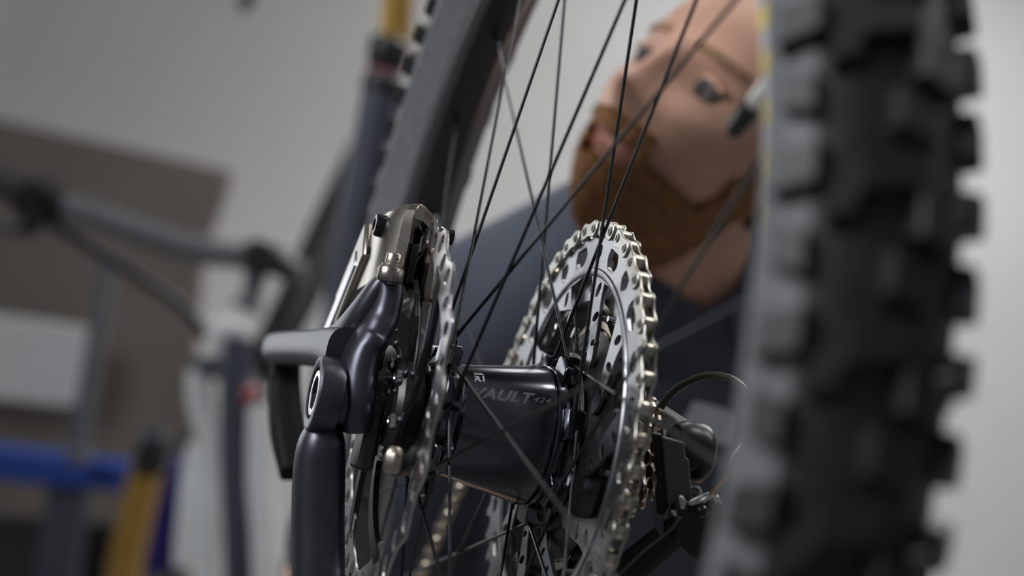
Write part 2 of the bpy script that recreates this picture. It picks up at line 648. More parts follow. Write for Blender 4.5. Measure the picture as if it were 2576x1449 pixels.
# the ring's inner edge, with a tab to each arm of the black spider
inner_edge = []
for i in range(360):
    a = i * 1.0
    inner_edge.append(pol(rin(a), a))
ROTOR = ob('brake_rotor', plate('brake_rotor', [outer, inner_edge] + slots, 1.3, .14, -56), M_ROTOR, BIKE)
spo = []
for k in range(6):
    a0 = ARM0 + 60 * k
    for i in range(9):
        t = 1 - i / 8
        spo.append(pol(80 + (29 - 80) * t, a0 - (4.2 + 3.5 * t) + 52 * t ** 1.15))
    for i in range(9):
        t = i / 8
        spo.append(pol(80 + (29 - 80) * t, a0 + (4.2 + 3.5 * t) + 52 * t ** 1.15))
ob('rotor_spider', plate('rotor_spider', [spo, [pol(17, i * 10) for i in range(36)]], 3.0, .3, -55.6), M_BLKMET, ROTOR)
for k in range(6):
    c = pol(22, 15 + 60 * k)
    b_ = ob('rotor_bolt', MB().lathe([(-61.5, 0), (-61.5, 1.4), (-60.2, 1.5), (-61.8, 2.6), (-61.4, 3.6), (-60, 4.1), (-57, 4.1)], 16, c=c), M_STEEL, ROTOR)
# print on a rotor arm
me = text_mesh('ROTATION', 4.0, 0, 1.05)
for v in me.vertices:
    t = .12 + v.co.x / 62
    r = 73 + (29 - 73) * t
    a = ARM0 + 52 * t ** 1.15
    p = pol(r, a + (v.co.y - 1.3) / r * 57.3)
    v.co = (-57.3 * K, p[0] * K, p[1] * K)
ob('lettering', me, M_EMBLEM, ROTOR, label='small pale ROTATION print')

# --- cassette
TEETH = [50, 42, 36, 32, 28, 24, 21, 18, 16, 14, 12, 10]
PITCH = 2 * 111.5 * sin(pi / 50)
XS0, DXS = 33.0, 4.6
CAS = ob('cassette', MB().lathe([(30, 24), (31, 46), (35, 48), (40, 60), (44, 56), (80, 17), (80, 10), (30, 10)], 60), M_BLACK, BIKE)


def tooth_ring(N):
    rp = PITCH / 2 / sin(pi / N)
    pts = []
    for i in range(N):
        a = 360 / N * i + (90 % (360 / N))
        s = 360 / N
        for f, dr in ((-.5, -4.3), (-.34, -3.9), (-.22, -1.5), (-.10, 2.6), (.10, 2.6), (.22, -1.5), (.34, -3.9)):
            pts.append(pol(rp + dr, a + f * s))
    return pts, rp


pts, rp = tooth_ring(50)
hol = []
for i in range(24):        # windows in the big sprocket
    a = 95 + i * 15
    if i % 2:
        q = [pol(103.6, a - 4.4), pol(103.6, a + 3.2), pol(98.5, a + 5.0), pol(93.4, a + 2.6), pol(93.4, a - 3.4), pol(98, a - 5.2)]
    else:
        q = [pol(103.6, a - 2.6), pol(103.2, a + 2.4), pol(98.5, a + 3.2), pol(93.0, a - .2), pol(98, a - 3.4)]
    hol.append(roundpoly(q, 1.6, 3))
inn = []
for i in range(360):
    inn.append(pol(86.5 + .8 * cos(rad(12 * i)), i))
hol.append(inn)
ob('sprocket', plate('sprocket', [pts] + hol, 2.4, .25, XS0), M_SPROCKET, CAS, label='large bright aluminium sprocket with windows')
# stepped inner lip of the big sprocket
ob('sprocket_lip', MB().lathe([(XS0 - 1.3, 91.2), (XS0 - 2.0, 90.6), (XS0 - 2.0, 88.0), (XS0 - 1.0, 86.6), (XS0 + 2.2, 86.4), (XS0 + 2.2, 90)], 120), M_SPROCKET, CAS)
# arms of the big sprocket down to the carrier, with oval holes
for i in range(10):
    a = 100 + i * 36
    o1 = [pol(88.0, a - 7.5), pol(88.0, a + 7.5), pol(78, a + 9), pol(66, a + 15), pol(52, a + 24), pol(45, a + 25), pol(45, a + 17), pol(56, a + 10), pol(70, a + 1), pol(80, a - 4)]
    h1 = ellipse(*pol(81, a + 3.5), 4.4, 2.4, rad(a + 30), 12)
    h2 = ellipse(*pol(68.5, a + 9), 4.2, 2.2, rad(a + 60), 12)
    h3 = ellipse(*pol(57.5, a + 16.5), 3.8, 2.0, rad(a + 70), 12)
    ob('sprocket_arm', plate('sprocket_arm', [roundpoly(o1, 3, 3), h1, h2, h3], 2.2, .25, XS0 + .2), M_SPROCKET, CAS)
for s in range(1, 12):
    N = TEETH[s]
    pts, rp = tooth_ring(N)
    ri = max(rp - 19, 16) if s < 8 else 11
    hol = [[pol(ri, t * 5) for t in range(72)]]
    if s < 4:
        for i in range(18):
            c = pol(rp - 10.5, i * 20 + s * 6)
            hol.append(ellipse(c[0], c[1], 4.4, 2.6, rad(i * 20 + s * 6 + 35), 10))
    ob('sprocket', plate('sprocket', [pts] + hol, 2.0, .2, XS0 + DXS * s), M_SPROCKET2 if s > 1 else M_SPROCKET, CAS)
ob('carrier_ring', MB().lathe([(XS0 + 1, 74), (XS0 + 11, 66), (XS0 + 12, 62), (XS0 + 2, 70)], 36), M_BLACK, CAS)
for i in range(16):
    c = pol(76 - 2 * (i % 2), 8 + i * 22.5)
    ob('carrier_pin', MB().lathe([(XS0 + .5, 0), (XS0 + .5, 1.6), (XS0 + 10, 1.6)], 10, c=c), M_STEEL, CAS)
ob('lock_ring', MB().lathe([(XS0 - 4, 44), (XS0 - 6, 40), (XS0 - 6, 36.5), (XS0 - 2, 30)], 60), M_SPROCKET, CAS)

# --- chain
CHAIN = empty('chain', (0, 0, 0), parent=BIKE)
RP = 111.5


def link_plate(half_h, waist, hole, x, thick, L=PITCH):
    """one figure-eight side plate"""
    pts = []
    n = 9
    for i in range(n):
        a = -115 + 230 * i / (n - 1)
        pts.append((L / 2 + half_h * cos(rad(a)), half_h * sin(rad(a))))
    pts.append((0, waist))
    for i in range(n):
        a = 180 - 115 + 230 * i / (n - 1)
        pts.append((-L / 2 + half_h * cos(rad(a)), half_h * sin(rad(a))))
    pts.append((0, -waist))
    return pts


def make_link(kind):
    xo = 3.15 if kind == 'outer' else 2.05
    hh = 4.75 if kind == 'outer' else 4.45
    mb = MB()
    pl = link_plate(hh, 3.3 if kind == 'outer' else 3.0, 0, 0, 0)
    for s in (-1, 1):
        e = .28
        rings = []
        for x, sc_ in ((s * (xo - .5), 1), (s * (xo + .5 - e), 1), (s * (xo + .5), .93)):
            rings.append([Vector((x, (u - math.copysign(PITCH / 2, u)) * sc_ + math.copysign(PITCH / 2, u) if abs(u) > 1e-6 else 0, v * sc_)) for u, v in pl])
        if s < 0:
            rings = [r[::-1] for r in rings]
        mb.loft(rings)
    me = mb.mesh('link_' + kind)
    me.materials.append(M_CHAIN)
    return me


LK = {'outer': make_link('outer'), 'inner': make_link('inner')}
mbp = MB()
for s in (-1, 1):
    mbp.lathe([(s * 3.2, 2.3), (s * 4.15, 2.25), (s * 4.25, 2.05), (s * 4.2, 1.5), (s * 3.9, 1.4), (s * 3.85, 0)], 14)
PIN = mbp.mesh('pin')
PIN.materials.append(M_CHAIN)
ROLL = MB().lathe([(-1.6, 0), (-1.6, 4.0), (-1.4, 4.3), (1.4, 4.3), (1.6, 4.0), (1.6, 0)], 14).mesh('roller')
ROLL.materials.append(M_ROLLER)
PINH = MB().lathe([(-3.95, 1.45), (-3.96, 0)], 10).mesh('pin_bore_shade')  # dark disc standing for the shade inside each hollow pin
PINH.materials.append(M_BORE_SHADE)

# pin positions (x,y,z): far run, round the sprocket, down to the guide pulley
XC = XS0
path = []
T0 = 46.8
tang = Vector((0, sin(rad(T0)), -cos(rad(T0))))
start = Vector((XC, RP * cos(rad(T0)), RP * sin(rad(T0))))
for i in range(21, 0, -1):
    q = start + tang * (PITCH * i)
    q.x += 0.55 * i
    path.append(q)
a = T0
while a < 252:
    path.append(Vector((XC, RP * cos(rad(a)), RP * sin(rad(a)))))
    a += 7.2
a -= 7.2
tg = Vector((0.04, -sin(rad(a)), cos(rad(a))))
for i in range(1, 5):
    path.append(path[-1] + tg * PITCH)
for i in range(len(path) - 1):
    p, q = path[i], path[i + 1]
    d = (q - p).normalized()
    X = Vector((1, 0, 0))
    X = (X - d * X.dot(d)).normalized()
    N = X.cross(d)
    c = (p + q) / 2
    M = Matrix(((X.x, d.x, N.x, c.x * K), (X.y, d.y, N.y, c.y * K), (X.z, d.z, N.z, c.z * K), (0, 0, 0, 1)))
    kind = 'outer' if i % 2 == 0 else 'inner'
    l = ob('link', LK[kind], None, CHAIN, M=M)
    Mp = Matrix.Translation(p * K)
    ob('roller', ROLL, None, CHAIN, M=Mp)
    ob('pin', PIN, None, CHAIN, M=Mp)
    ob('pin_bore_shade', PINH, None, CHAIN, M=Mp)

#@@FRAME
# --- frame: dropout, stays and tubes
FRAME = empty('frame', (0, 0, 0), parent=BIKE)


def pxtube(pts, depths, radii_px, **kw):
    """tube through pixels at given depths (m); radii in pixels of the photograph; bike-frame mm"""
    P, R_ = [], []
    for (px, py), d, r in zip(pts, depths, radii_px):
        q = at(px, py, d)
        P.append(Vector((q.x, q.y, q.z - HZ)) / K)
        R_.append(r * d / F_PX * 1000)
    return P, R_


# swingarm: boss round the axle, arm up to the brake mount, stay down, stay forward
ob('axle_boss', MB().lathe([(-97.0, 13.2), (-97.4, 13.8), (-97.4, 18.0), (-96.6, 18.9), (-94, 19.3), (-87.5, 19.2), (-85, 18.2), (-84, 15), (-84, 7.5), (-93.5, 7.5), (-94, 13.2), (-97.0, 13.2)], 64), M_FRAME, FRAME)
c = [ony(*p, y) for p, y in (((893, 1075), 2), ((893, 1010), 0), ((897, 945), 2), ((909, 893), 6), ((934, 845), 8), ((962, 795), 6), ((977, 750), 3), ((982, 712), 2))]
path_ = bez(c, 5)
ob('dropout_arm', MB().tube(path_, interp([8.5, 9.6, 9.3, 9.0, 8.9, 8.3, 7.0, 6.4], 5), 28, flat=interp([1.6, 1.8, 1.9, 2.3, 2.3, 2.0, 1.5, 1.2], 5), flatdir=(0, 1, 0), power=2.5), M_FRAME, FRAME)
c = [ony(*p, y) for p, y in (((822, 1050), 6), ((812, 1105), 6), ((803, 1180), 8), ((800, 1300), 8), ((801, 1420), 6), ((803, 1560), 4))]
ob('down_stay', MB().tube(bez(c, 5), interp([6, 11.0, 12.6, 12.8, 12.8, 12.8], 5), 28, flat=interp([1.3, 1.35, 1.3, 1.25, 1.2, 1.2], 5), flatdir=(0, 1, 0), power=2.6), M_FRAME, FRAME)
ob('axle_web', MB().tube([(-86, 0, 0), (-76, 0, 0)], [15, 14], 24), M_FRAME, FRAME)
c = [Vector((-80, 8, 22)), Vector((-82, 45, 24.5)), Vector((-84, 100, 24.5)), Vector((-86, 165, 24.0)), Vector((-87, 232, 23)), Vector((-87, 244, 22.8))]
ob('gusset', MB().tube(bez([(-83, 95, 25.5), (-82, 58, 28), (-80.5, 30, 33), (-78, 14, 43), (-75, 6, 56), (-73, 3, 63)], 5), interp([8, 9, 10, 9.5, 7.5, 5.5], 5), 24, flat=.8, flatdir=(1, 0, 0), power=2.6), M_FRAME, FRAME)
ob('forward_stay', MB().tube(bez(c, 5), interp([14, 11.5, 10.2, 10.0, 10, 8.5], 5), 28, flat=1.0, flatdir=(0, 0, 1), power=3.0), M_FRAME, FRAME)
# inner dropout face with the small hanger slots
mb = MB()
mb.box((-66, 2, -10), (8, 24, 46))
mb.box((-66, 20, 30), (7, 12, 26))
ob('dropout_plate', mb, M_FRAME2, FRAME, bevel=2)
P, R_ = pxtube([(722, 905), (716, 980), (722, 1080), (738, 1190)], [1.02, 1.02, 1.0, .98], [34, 40, 42, 34])
ob('lower_dark_tube', MB().tube(bez(P, 5), interp(R_, 5), 20, power=3.2), M_MATT, FRAME)  # matt black tube hung below the forward stay

# --- brake caliper
rings = []
base = [(-76.5, 38), (-76.2, 22), (-73.6, 11), (-69.5, 5), (-64.8, 3), (-61.6, 9), (-50.5, 40), (-46, 50), (-46, 64), (-76.5, 64)]
for z, s, dy in ((62, 1, 0), (64, 1.0, 0), (91, 1.0, 0), (96, .965, .4), (99.8, .90, 1.4), (102.6, .78, 3.2), (104.2, .60, 6)):
    wide = base if z < 94 else [(-59.0, 7) if q == (-61.6, 9) else (-50, 22) if q == (-50.5, 40) else q for q in base]
    rings.append([Vector((-55.0 + (x + 55.0) * (s if x < -55 else 1), dy + y, z - .09 * (y - 10))) for x, y in wide])
CAL = ob('brake_caliper', MB().loft(rings).mesh('brake_caliper', angle=21), M_CALIPER, BIKE, bevel=.35, seg=2)
ob('slot_shade_block', MB().box((-59.6, 16, 74), (4.4, 18, 20)), M_BLACK, CAL, bevel=.6)  # black block filling the caliper slot, standing for its shade
rings = []
base = [(-53.0, 12), (-48, 8), (-42, 12), (-39.5, 24), (-39.5, 56), (-53.0, 56)]
for z, s in ((58, .84), (61, 1), (80, 1.0), (92, .9), (98, .7)):
    rings.append([Vector((-46.5 + (x + 46.5) * s, y + 4, z - .12 * y)) for x, y in base])
ob('inner_half', MB().loft(rings), M_CALIPER, CAL, bevel=2.0, seg=3)
rt = Euler((rad(-40), 0, 0)).to_matrix()
ob('mount_plate', MB().box((-75.5, 72, 66), (8, 62, 26), rt), M_CALIPER, CAL, bevel=2.5)
ob('mount_rib', MB().box((-79.0, 84, 54), (3, 66, 12), rt), M_STEEL, CAL, bevel=1.2)
bz = ony(980, 704, -9)
BOLT = MB()


def vlathe(prof, c, n=24, tilt=None):
    """lathe about a vertical axis: (r, z)"""
    mb = MB()
    rings = [[Vector((c[0] + r * cos(2 * pi * j / n), c[1] + r * sin(2 * pi * j / n), c[2] + z)) for j in range(n)] for r, z in prof]
    return mb.loft(rings, caps=True)


ob('mount_collar', vlathe([(6.2, -1.0), (6.7, 0), (6.7, 5.4), (6.1, 6.2), (5.0, 6.4)], bz, 32), M_CALIPER, CAL)
ob('mount_washer', vlathe([(5.2, 6.2), (5.3, 6.6), (5.3, 7.6), (4.6, 8.0)], bz, 32), M_SPROCKET2, CAL)
ob('mount_bolt', vlathe([(3.9, 7.8), (4.0, 8.4), (4.0, 12.6), (3.4, 13.4), (2.0, 13.4), (1.9, 11)], bz, 24), M_SPROCKET2, CAL)
ob('bolt_hole_shade', MB().sphere(bz + Vector((1.0, -3.75, 10.6)), .75, 10, 6), M_BORE_SHADE, CAL)  # dark bead standing for the shaded hole in the bolt head
bc = (24, 91)
ob('banjo_bolt', MB().lathe([(-74, 6.0), (-78.0, 6.0), (-79.8, 5.2), (-80.0, 3.4), (-78, 3.0), (-78, 0)], 24, c=bc), M_BLKMET, CAL)
ob('pad_pin', MB().lathe([(-78, 0), (-78, 3.2), (-50, 3.2)], 16, c=(44, 78)), M_BLACK, CAL)
ob('pad_spring', MB().lathe([(-50, 0), (-50, 3.6), (-44, 4), (-44, 0)], 16, c=(-3, 90)), M_BLKMET, CAL)
hp = [onx(1058, 640, -50), onx(1052, 720, -50), onx(1050, 800, -51), onx(1043, 880, -53), onx(1030, 960, -55)]
ob('brake_hose', MB().tube(bez(hp, 6), 2.3, 14), M_BLACK, BIKE)
# small metal beads standing in for the glints inside the dropout
for px, py, x, r in ((995, 865, -66, 2.4), (1002, 900, -64, 2.0), (1020, 940, -62, 2.6), (1038, 943, -61, 2.6), (1006, 960, -64, 2.2), (1005, 1058, -63, 3.0), (997, 832, -66, 1.4), (993, 985, -64, 1.8)):
    ob('glint_bead', MB().sphere(onx(px, py, x), r, 12, 8, (.6, 1, 1)), M_BLKMET, FRAME)
ob('pivot_bolt', vlathe([(3.2, -6), (4.4, -4.5), (4.8, 2), (3.6, 5.5), (2.2, 6.5)], onx(990, 1158, -64), 7), M_SPROCKET2, FRAME)
P = [ony(*p, 12) for p in ((1000, 1160), (1010, 1185), (1052, 1165))]

# --- rear right: dropout, derailleur, cable
REAR = ob('rear_derailleur', MB().tube([onx(1560, 985, 84), onx(1640, 1040, 86), onx(1700, 1085, 88), onx(1742, 1130, 90), onx(1752, 1170, 91)], [7, 7.4, 8.2, 8.4, 6], 24), M_GREYTUBE, BIKE)


def prism(poly, depth, thick, inset=0.0):
    """solid with the outline of a pixel polygon at a depth (m), thick mm deep along the view"""
    rings = []
    for d in (depth, depth + thick * K):
        ring = []
        for px, py in poly:
            q = at(px, py, depth) + FW * (d - depth)
            ring.append(Vector((q.x, q.y, q.z - HZ)) / K)
        rings.append(ring)
    return MB().loft(rings)


cl = onx(1748, 1140, 88)
ob('clutch_housing', MB().lathe([(76, 0), (76, 12.5), (80, 15), (88, 15.4), (92, 14.6), (95, 11.5), (96, 6), (96.2, 0)], 40, c=(cl.y, cl.z)), M_BLACK, REAR)
ob('parallelogram', prism([(1668, 1106), (1672, 1100), (1722, 1114), (1725, 1150), (1734, 1156), (1741, 1266), (1681, 1270)], .762, 9), M_GREYTUBE, REAR, bevel=.8)
ob('hanger', prism([(1640, 1090), (1665, 1092), (1684, 1272), (1668, 1300), (1650, 1290), (1652, 1180)], .770, 8), M_BLACK, REAR, bevel=.8)
ob('cage_hook', prism([(1643, 1250), (1648, 1246), (1652, 1290), (1664, 1312), (1668, 1290), (1670, 1330), (1664, 1352), (1648, 1328), (1641, 1296)], .758, 3), M_GREYTUBE, REAR, bevel=.4)
mb = MB()
ring = onx(1746, 1240, 84)
for i in range(20):
    pass
tor = [[ring + Vector((0, 0, 0)) + (RT * cos(2 * pi * i / 20) + UP * sin(2 * pi * i / 20)) * (3.0 + .95 * cos(2 * pi * j / 8)) + FW * (.95 * sin(2 * pi * j / 8)) for j in range(8)] for i in range(21)]
ob('cable_eyelet', MB().loft(tor, caps=False), M_STEEL, REAR)
ob('clamp_plate', prism([(1730, 1262), (1775, 1240), (1782, 1238), (1785, 1244), (1762, 1266), (1736, 1272)], .750, 4), M_STEEL, REAR, bevel=.5)
ob('clamp_plate', prism([(1758, 1262), (1788, 1240), (1796, 1246), (1770, 1266)], .744, 4), M_STEEL, REAR, bevel=.5)
ob('clamp_nut', prism([(1706, 1250), (1714, 1245), (1728, 1262), (1722, 1282), (1712, 1280)], .748, 5), M_STEEL, REAR, bevel=.6)
ob('clamp_nut', prism([(1790, 1250), (1806, 1246), (1812, 1256), (1798, 1268)], .746, 5), M_STEEL, REAR, bevel=.6)
ob('limit_screw', prism([(1688, 1286), (1700, 1284), (1705, 1300), (1694, 1298)], .748, 6), M_STEEL, REAR, bevel=.5)
ob('linkage_body', prism([(1700, 1262), (1800, 1252), (1826, 1270), (1822, 1330), (1760, 1420), (1690, 1360), (1690, 1300)], .756, 22), M_BLACK, REAR, bevel=2.5)
ob('limit_screw', MB().sphere(onx(1765, 1288, 82), 3.2, 14, 8), M_BLKMET, REAR)
P, R_ = pxtube([(1772, 1300), (1690, 1345), (1600, 1420), (1540, 1490)], [.762, .765, .768, .77], [40, 42, 44, 44])
ob('cage', MB().tube(P, R_, 16, flat=.25, flatdir=tuple(FW)), M_BLACK, REAR)
P, R_ = pxtube([(1712, 1300), (1690, 1330), (1620, 1385), (1550, 1452)], [.748, .750, .752, .755], [4, 4, 4, 4])
ob('cage_edge', MB().tube(P, R_, 8), M_GREYTUBE, REAR)
cp = [onx(1652, 1045, 80), onx(1672, 1010, 82), onx(1712, 972, 86), onx(1775, 946, 92), onx(1835, 952, 96), onx(1872, 982, 97), onx(1888, 1030, 97), onx(1880, 1090, 95), onx(1862, 1125, 94)]
ob('gear_cable', MB().tube(bez(cp, 8), 2.1, 14), mat('cable_housing', (.055, .058, .05), .22, 0, .1, 60), BIKE)
P, R_ = pxtube([(1868, 1118), (1846, 1152), (1838, 1168)], [.725, .725, .725], [15, 16, 13])
ob('barrel_adjuster', MB().tube(P, R_, 16), M_STEEL, REAR)
P, R_ = pxtube([(1785, 1246), (1806, 1222), (1824, 1200), (1842, 1175)], [.735, .733, .73, .728], [4, 4, 4, 4])
ob('inner_cable', MB().tube(P, R_, 8), M_COPPER, REAR)
ob('jockey_wheel', MB().lathe([(70, 4), (70, 20), (74, 21), (78, 20), (78, 4)], 14, c=(-62, -92)), M_BLACK, REAR)

#@@BG
# ------------------------------------------------------------------ background things


def P3(px, py, d):
    q = at(px, py, d)
    return Vector((q.x, q.y, q.z)) / K


def wtube(pts, d, rpx, n=20, **kw):
    """tube through pixels at depth d; world mm"""
    ds = d if hasattr(d, '__len__') else [d] * len(pts)
    rs = rpx if hasattr(rpx, '__len__') else [rpx] * len(pts)
    P = [P3(a, b, dd) for (a, b), dd in zip(pts, ds)]
    R_ = [r * dd / F_PX * 1000 for r, dd in zip(rs, ds)]
    if len(P) > 2:
        return MB().tube(bez(P, 5), interp(R_, 5), n, **kw)
    return MB().tube(P, R_, n, **kw)


def wprism(poly, d, thick):
    rings = []
    for e in (0, thick):
        rings.append([P3(a, b, d) + FW * e for a, b in poly])
    return MB().loft(rings)


# the bike with the wide handlebar
B2 = empty('bicycle', at(640, 760, 2.2), 'parked bike with a wide black handlebar, stem and pale fork legs', 'bicycle')


def bp(name, mb, m, parent, bevel=0, label=None):
    """a mesh given in world mm, parented to an empty that stands elsewhere"""
    o = ob(name, mb, m, None, bevel=bevel, label=label)
    root = parent
    off = Vector((0, 0, 0))
    while root is not None:
        off += root.location
        root = root.parent
    o.data.transform(Matrix.Translation(-off))
    o.parent = parent
    return o


bp('handlebar', wtube([(-120, 425), (0, 462), (110, 500), (250, 545), (400, 600), (520, 634), (600, 644), (690, 664), (760, 690)], 2.2, [28, 28, 29, 31, 33, 33, 32, 32, 32]), M_GREYTUBE, B2)
bp('grip', wtube([(-120, 425), (0, 465), (58, 482)], 2.2, [36, 36, 35]), M_BLACK, B2)
bp('lever_clamp', wtube([(60, 482), (95, 505), (155, 518)], 2.2, [50, 72, 46]), M_MATT, B2)
bp('brake_lever', wtube([(95, 520), (80, 560), (40, 575), (-60, 560)], 2.18, [40, 34, 16, 12]), M_BLACK, B2)
bp('brake_hose', wtube([(120, 560), (180, 590), (270, 650), (380, 715), (470, 780), (520, 850)], 2.25, 15), M_BLKMET, B2)
bp('stem', wprism([(612, 606), (640, 600), (690, 612), (722, 650), (712, 690), (640, 694), (606, 670)], 2.16, 60), M_BLACK, B2, bevel=6)
bp('steerer', wtube([(645, 680), (632, 740), (618, 780)], 2.2, [30, 26, 44]), M_GREYTUBE, B2)
bp('head_tube', wtube([(545, 870), (575, 832), (615, 850)], 2.15, [32, 48, 22]), M_WHITE, B2)
bp('top_tube', wtube([(612, 930), (636, 960), (706, 835), (774, 700), (850, 530), (925, 370)], [2.2, 2.2, 2.26, 2.34, 2.44, 2.55], [34, 42, 50, 54, 50, 46], 24), M_MATT, B2)
bp('down_tube', wtube([(600, 850), (592, 960), (594, 1150), (606, 1330), (612, 1520), (620, 1900)], [2.12, 2.12, 2.12, 2.12, 2.14, 2.2], [38, 40, 42, 46, 48, 48]), M_NAVY, B2)
bp('fork_crown', wtube([(500, 925), (580, 930), (655, 1010)], [2.2, 2.17, 2.12], [26, 34, 26]), M_NAVY, B2)
bp('fork_leg', wtube([(500, 930), (505, 1010), (530, 1120), (535, 1300), (530, 1440), (520, 1900), (512, 2150)], 2.2, [30, 34, 34, 36, 34, 32, 26]), M_WHITE, B2)
bp('fork_leg', wtube([(655, 1020), (655, 1200), (664, 1330), (672, 1520), (680, 1900), (684, 2150)], 2.1, [32, 34, 34, 34, 32, 26]), M_WHITE, B2)
bp('fork_guard', wtube([(495, 1120), (490, 1250), (480, 1420)], 2.27, [24, 40, 44]), M_WHITE, B2)
bp('axle', wtube([(500, 2140), (700, 2140)], [2.2, 2.1], [12, 12]), M_BLKMET, B2)
bp('rebound_knob', wtube([(622, 972), (628, 990), (622, 1018)], 2.1, [16, 24, 18]), M_RED, B2)

# black fork with a gold stanchion
FK = empty('suspension_fork', at(900, 640, 1.80), 'dark fork leg with gold stanchion standing behind the bike frame', 'fork')
bp('stanchion', wtube([(995, -70), (988, 30), (983, 110)], 1.80, 31), M_GOLD, FK)
bp('dust_seal', wtube([(981, 96), (978, 110), (972, 150), (968, 182)], 1.80, [44, 54, 53, 44], 28), M_BLACK, FK)
bp('seal_ring', wtube([(969, 168), (965, 196)], 1.80, [46, 46], 28), M_RED, FK)
bp('leg_collar', wtube([(966, 186), (962, 205), (957, 232)], 1.80, [48, 55, 54], 28), M_BLACK, FK)
bp('fork_lower', wtube([(957, 228), (930, 380), (890, 600), (845, 850), (830, 940)], 1.80, [50, 49, 47, 44, 40], 28), M_NAVY, FK)

for nm_, pts_, rs_, m_ in (('stanchion', [(1010, -420), (988, 30), (983, 110)], [31, 31, 31], M_GOLD), ('fork_lower', [(957, 200), (890, 600), (830, 940), (800, 1120)], [50, 47, 40, 34], M_NAVY)):
    o_ = wtube(pts_, 1.80, rs_, 24)
    o_.v = [tuple(Vector(v) + FW * 130) for v in o_.v]
    bp(nm_, o_, m_, FK)
bp('stanchion', wtube([(1022, -400), (1010, -240), (995, -60)], 1.80, 31), M_GOLD, FK)
cr = P3(1022, -410, 1.80)
bp('fork_crown', MB().tube([cr - FW * 34, cr + FW * 164], [34, 34], 20, power=3), M_BLACK, FK, bevel=3)
bp('fork_lower', wtube([(836, 900), (812, 1060), (800, 1120)], 1.80, [41, 38, 30], 24), M_NAVY, FK)
ft = P3(800, 1120, 1.80) + FW * 65
bp('stand_axle', MB().tube([ft - FW * 80, ft + FW * 80], [8, 8], 14), M_BLKMET, FK)
bp('stand_column', MB().tube([ft, Vector((ft.x, ft.y, 20))], [18, 18], 16), M_BLKMET, FK)
bp('stand_base', MB().tube([Vector((ft.x, ft.y, 0)), Vector((ft.x, ft.y, 22)), Vector((ft.x, ft.y, 30))], [190, 190, 60], 28), M_BLACK, FK)

# second gold fork, lower down
F2 = empty('suspension_fork', at(330, 1440, 2.42), 'gold fork stanchion under a black crown, beside the blue bench', 'fork')
bp('stanchion', wtube([(372, 1170), (340, 1300), (300, 1500), (262, 1690)], 2.42, 44), M_GOLD, F2)
bp('fork_lower', wtube([(270, 1650), (210, 1950), (170, 2180)], 2.42, [62, 58, 46]), M_NAVY, F2)
bp('fork_crown', wprism([(352, 1096), (400, 1090), (420, 1120), (416, 1170), (394, 1206), (332, 1200), (335, 1140)], 2.39, 60), M_BLACK, F2, bevel=8)
bp('crown_cap', wtube([(384, 1100), (388, 1074)], 2.40, [30, 24]), M_NAVY, F2)
bp('crown_arm', wtube([(400, 1130), (440, 1120), (480, 1092)], 2.40, [20, 16, 15]), M_BLACK, F2)

# boards and bench on the far side
M_BOARD = mat('brown_board', (.155, .135, .118), .65, 0, .08, 5)
M_BLUE = mat('blue_paint', (.010, .045, .26), .45, 0, .08, 6)
M_BLUE2 = mat('dark_blue_plastic', (.012, .012, .16), .45, 0, .08, 6)
M_DARK = mat('dark_shelf', (.020, .019, .019), .6, 0, .2, 6)


def bthing(name, mb, m, label, cat, bevel=0, origin=None):
    me = mb.mesh(name)
    c = sum((v.co for v in me.vertices), Vector()) / len(me.vertices)
    me.transform(Matrix.Translation(-c))
    o = ob(name, me, m, label=label, cat=cat, bevel=bevel)
    o.location = c
    return o


bthing('board', wprism([(-160, 265), (580, 428), (572, 480), (512, 640), (498, 800), (486, 1180), (440, 2330), (-160, 2430)], 2.95, 30), M_BOARD, 'brown board leaning on the far wall behind the handlebar', 'board', 4)
bthing('white_panel', wprism(roundpoly([(-160, 768), (258, 830), (240, 930), (192, 1026), (-160, 985)], 34, 4), 2.86, 12), M_WHITE, 'white panel with rounded corners in front of the brown board', 'panel', 2)
BN = empty('workbench', at(200, 1400, 2.6), 'workbench with a blue painted rail, thin post and dark shelf', 'workbench')
bp('post', wtube([(276, 640), (240, 860), (196, 1120), (150, 1420)], 2.70, 24), M_GREYTUBE, BN)
bp('rail', wprism([(-160, 1105), (340, 1172), (322, 1240), (-160, 1196)], 2.6, 60), M_BLUE, BN, bevel=5)
bp('leg', wprism([(120, 1212), (215, 1226), (40, 2480), (-70, 2480)], 2.62, 50), M_NAVY, BN, bevel=4)
bp('shelf', wprism([(-160, 1290), (320, 1320), (280, 1560), (-160, 1560)], 2.72, 40), M_DARK, BN, bevel=4)
bp('side_panel', wprism([(396, 1165), (452, 1150), (442, 1440), (352, 1450), (372, 1300)], 2.5, 40), M_BLUE2, BN, bevel=4)
bp('rail_knob', wtube([(196, 1130), (196, 1165)], 2.55, [30, 30]), M_GREYTUBE, BN)
hk = P3(632, -14, 2.4)
hmb = wtube([(632, -14), (618, 6), (603, 14)], 2.4, [14, 18, 22])
hmb.tube([hk, Vector((hk.x + 4, hk.y, 2999))], [8, 8], 14)
HK = bthing('hook', hmb, M_BLACK, 'black rounded hook end hanging into view at the top', 'hook')

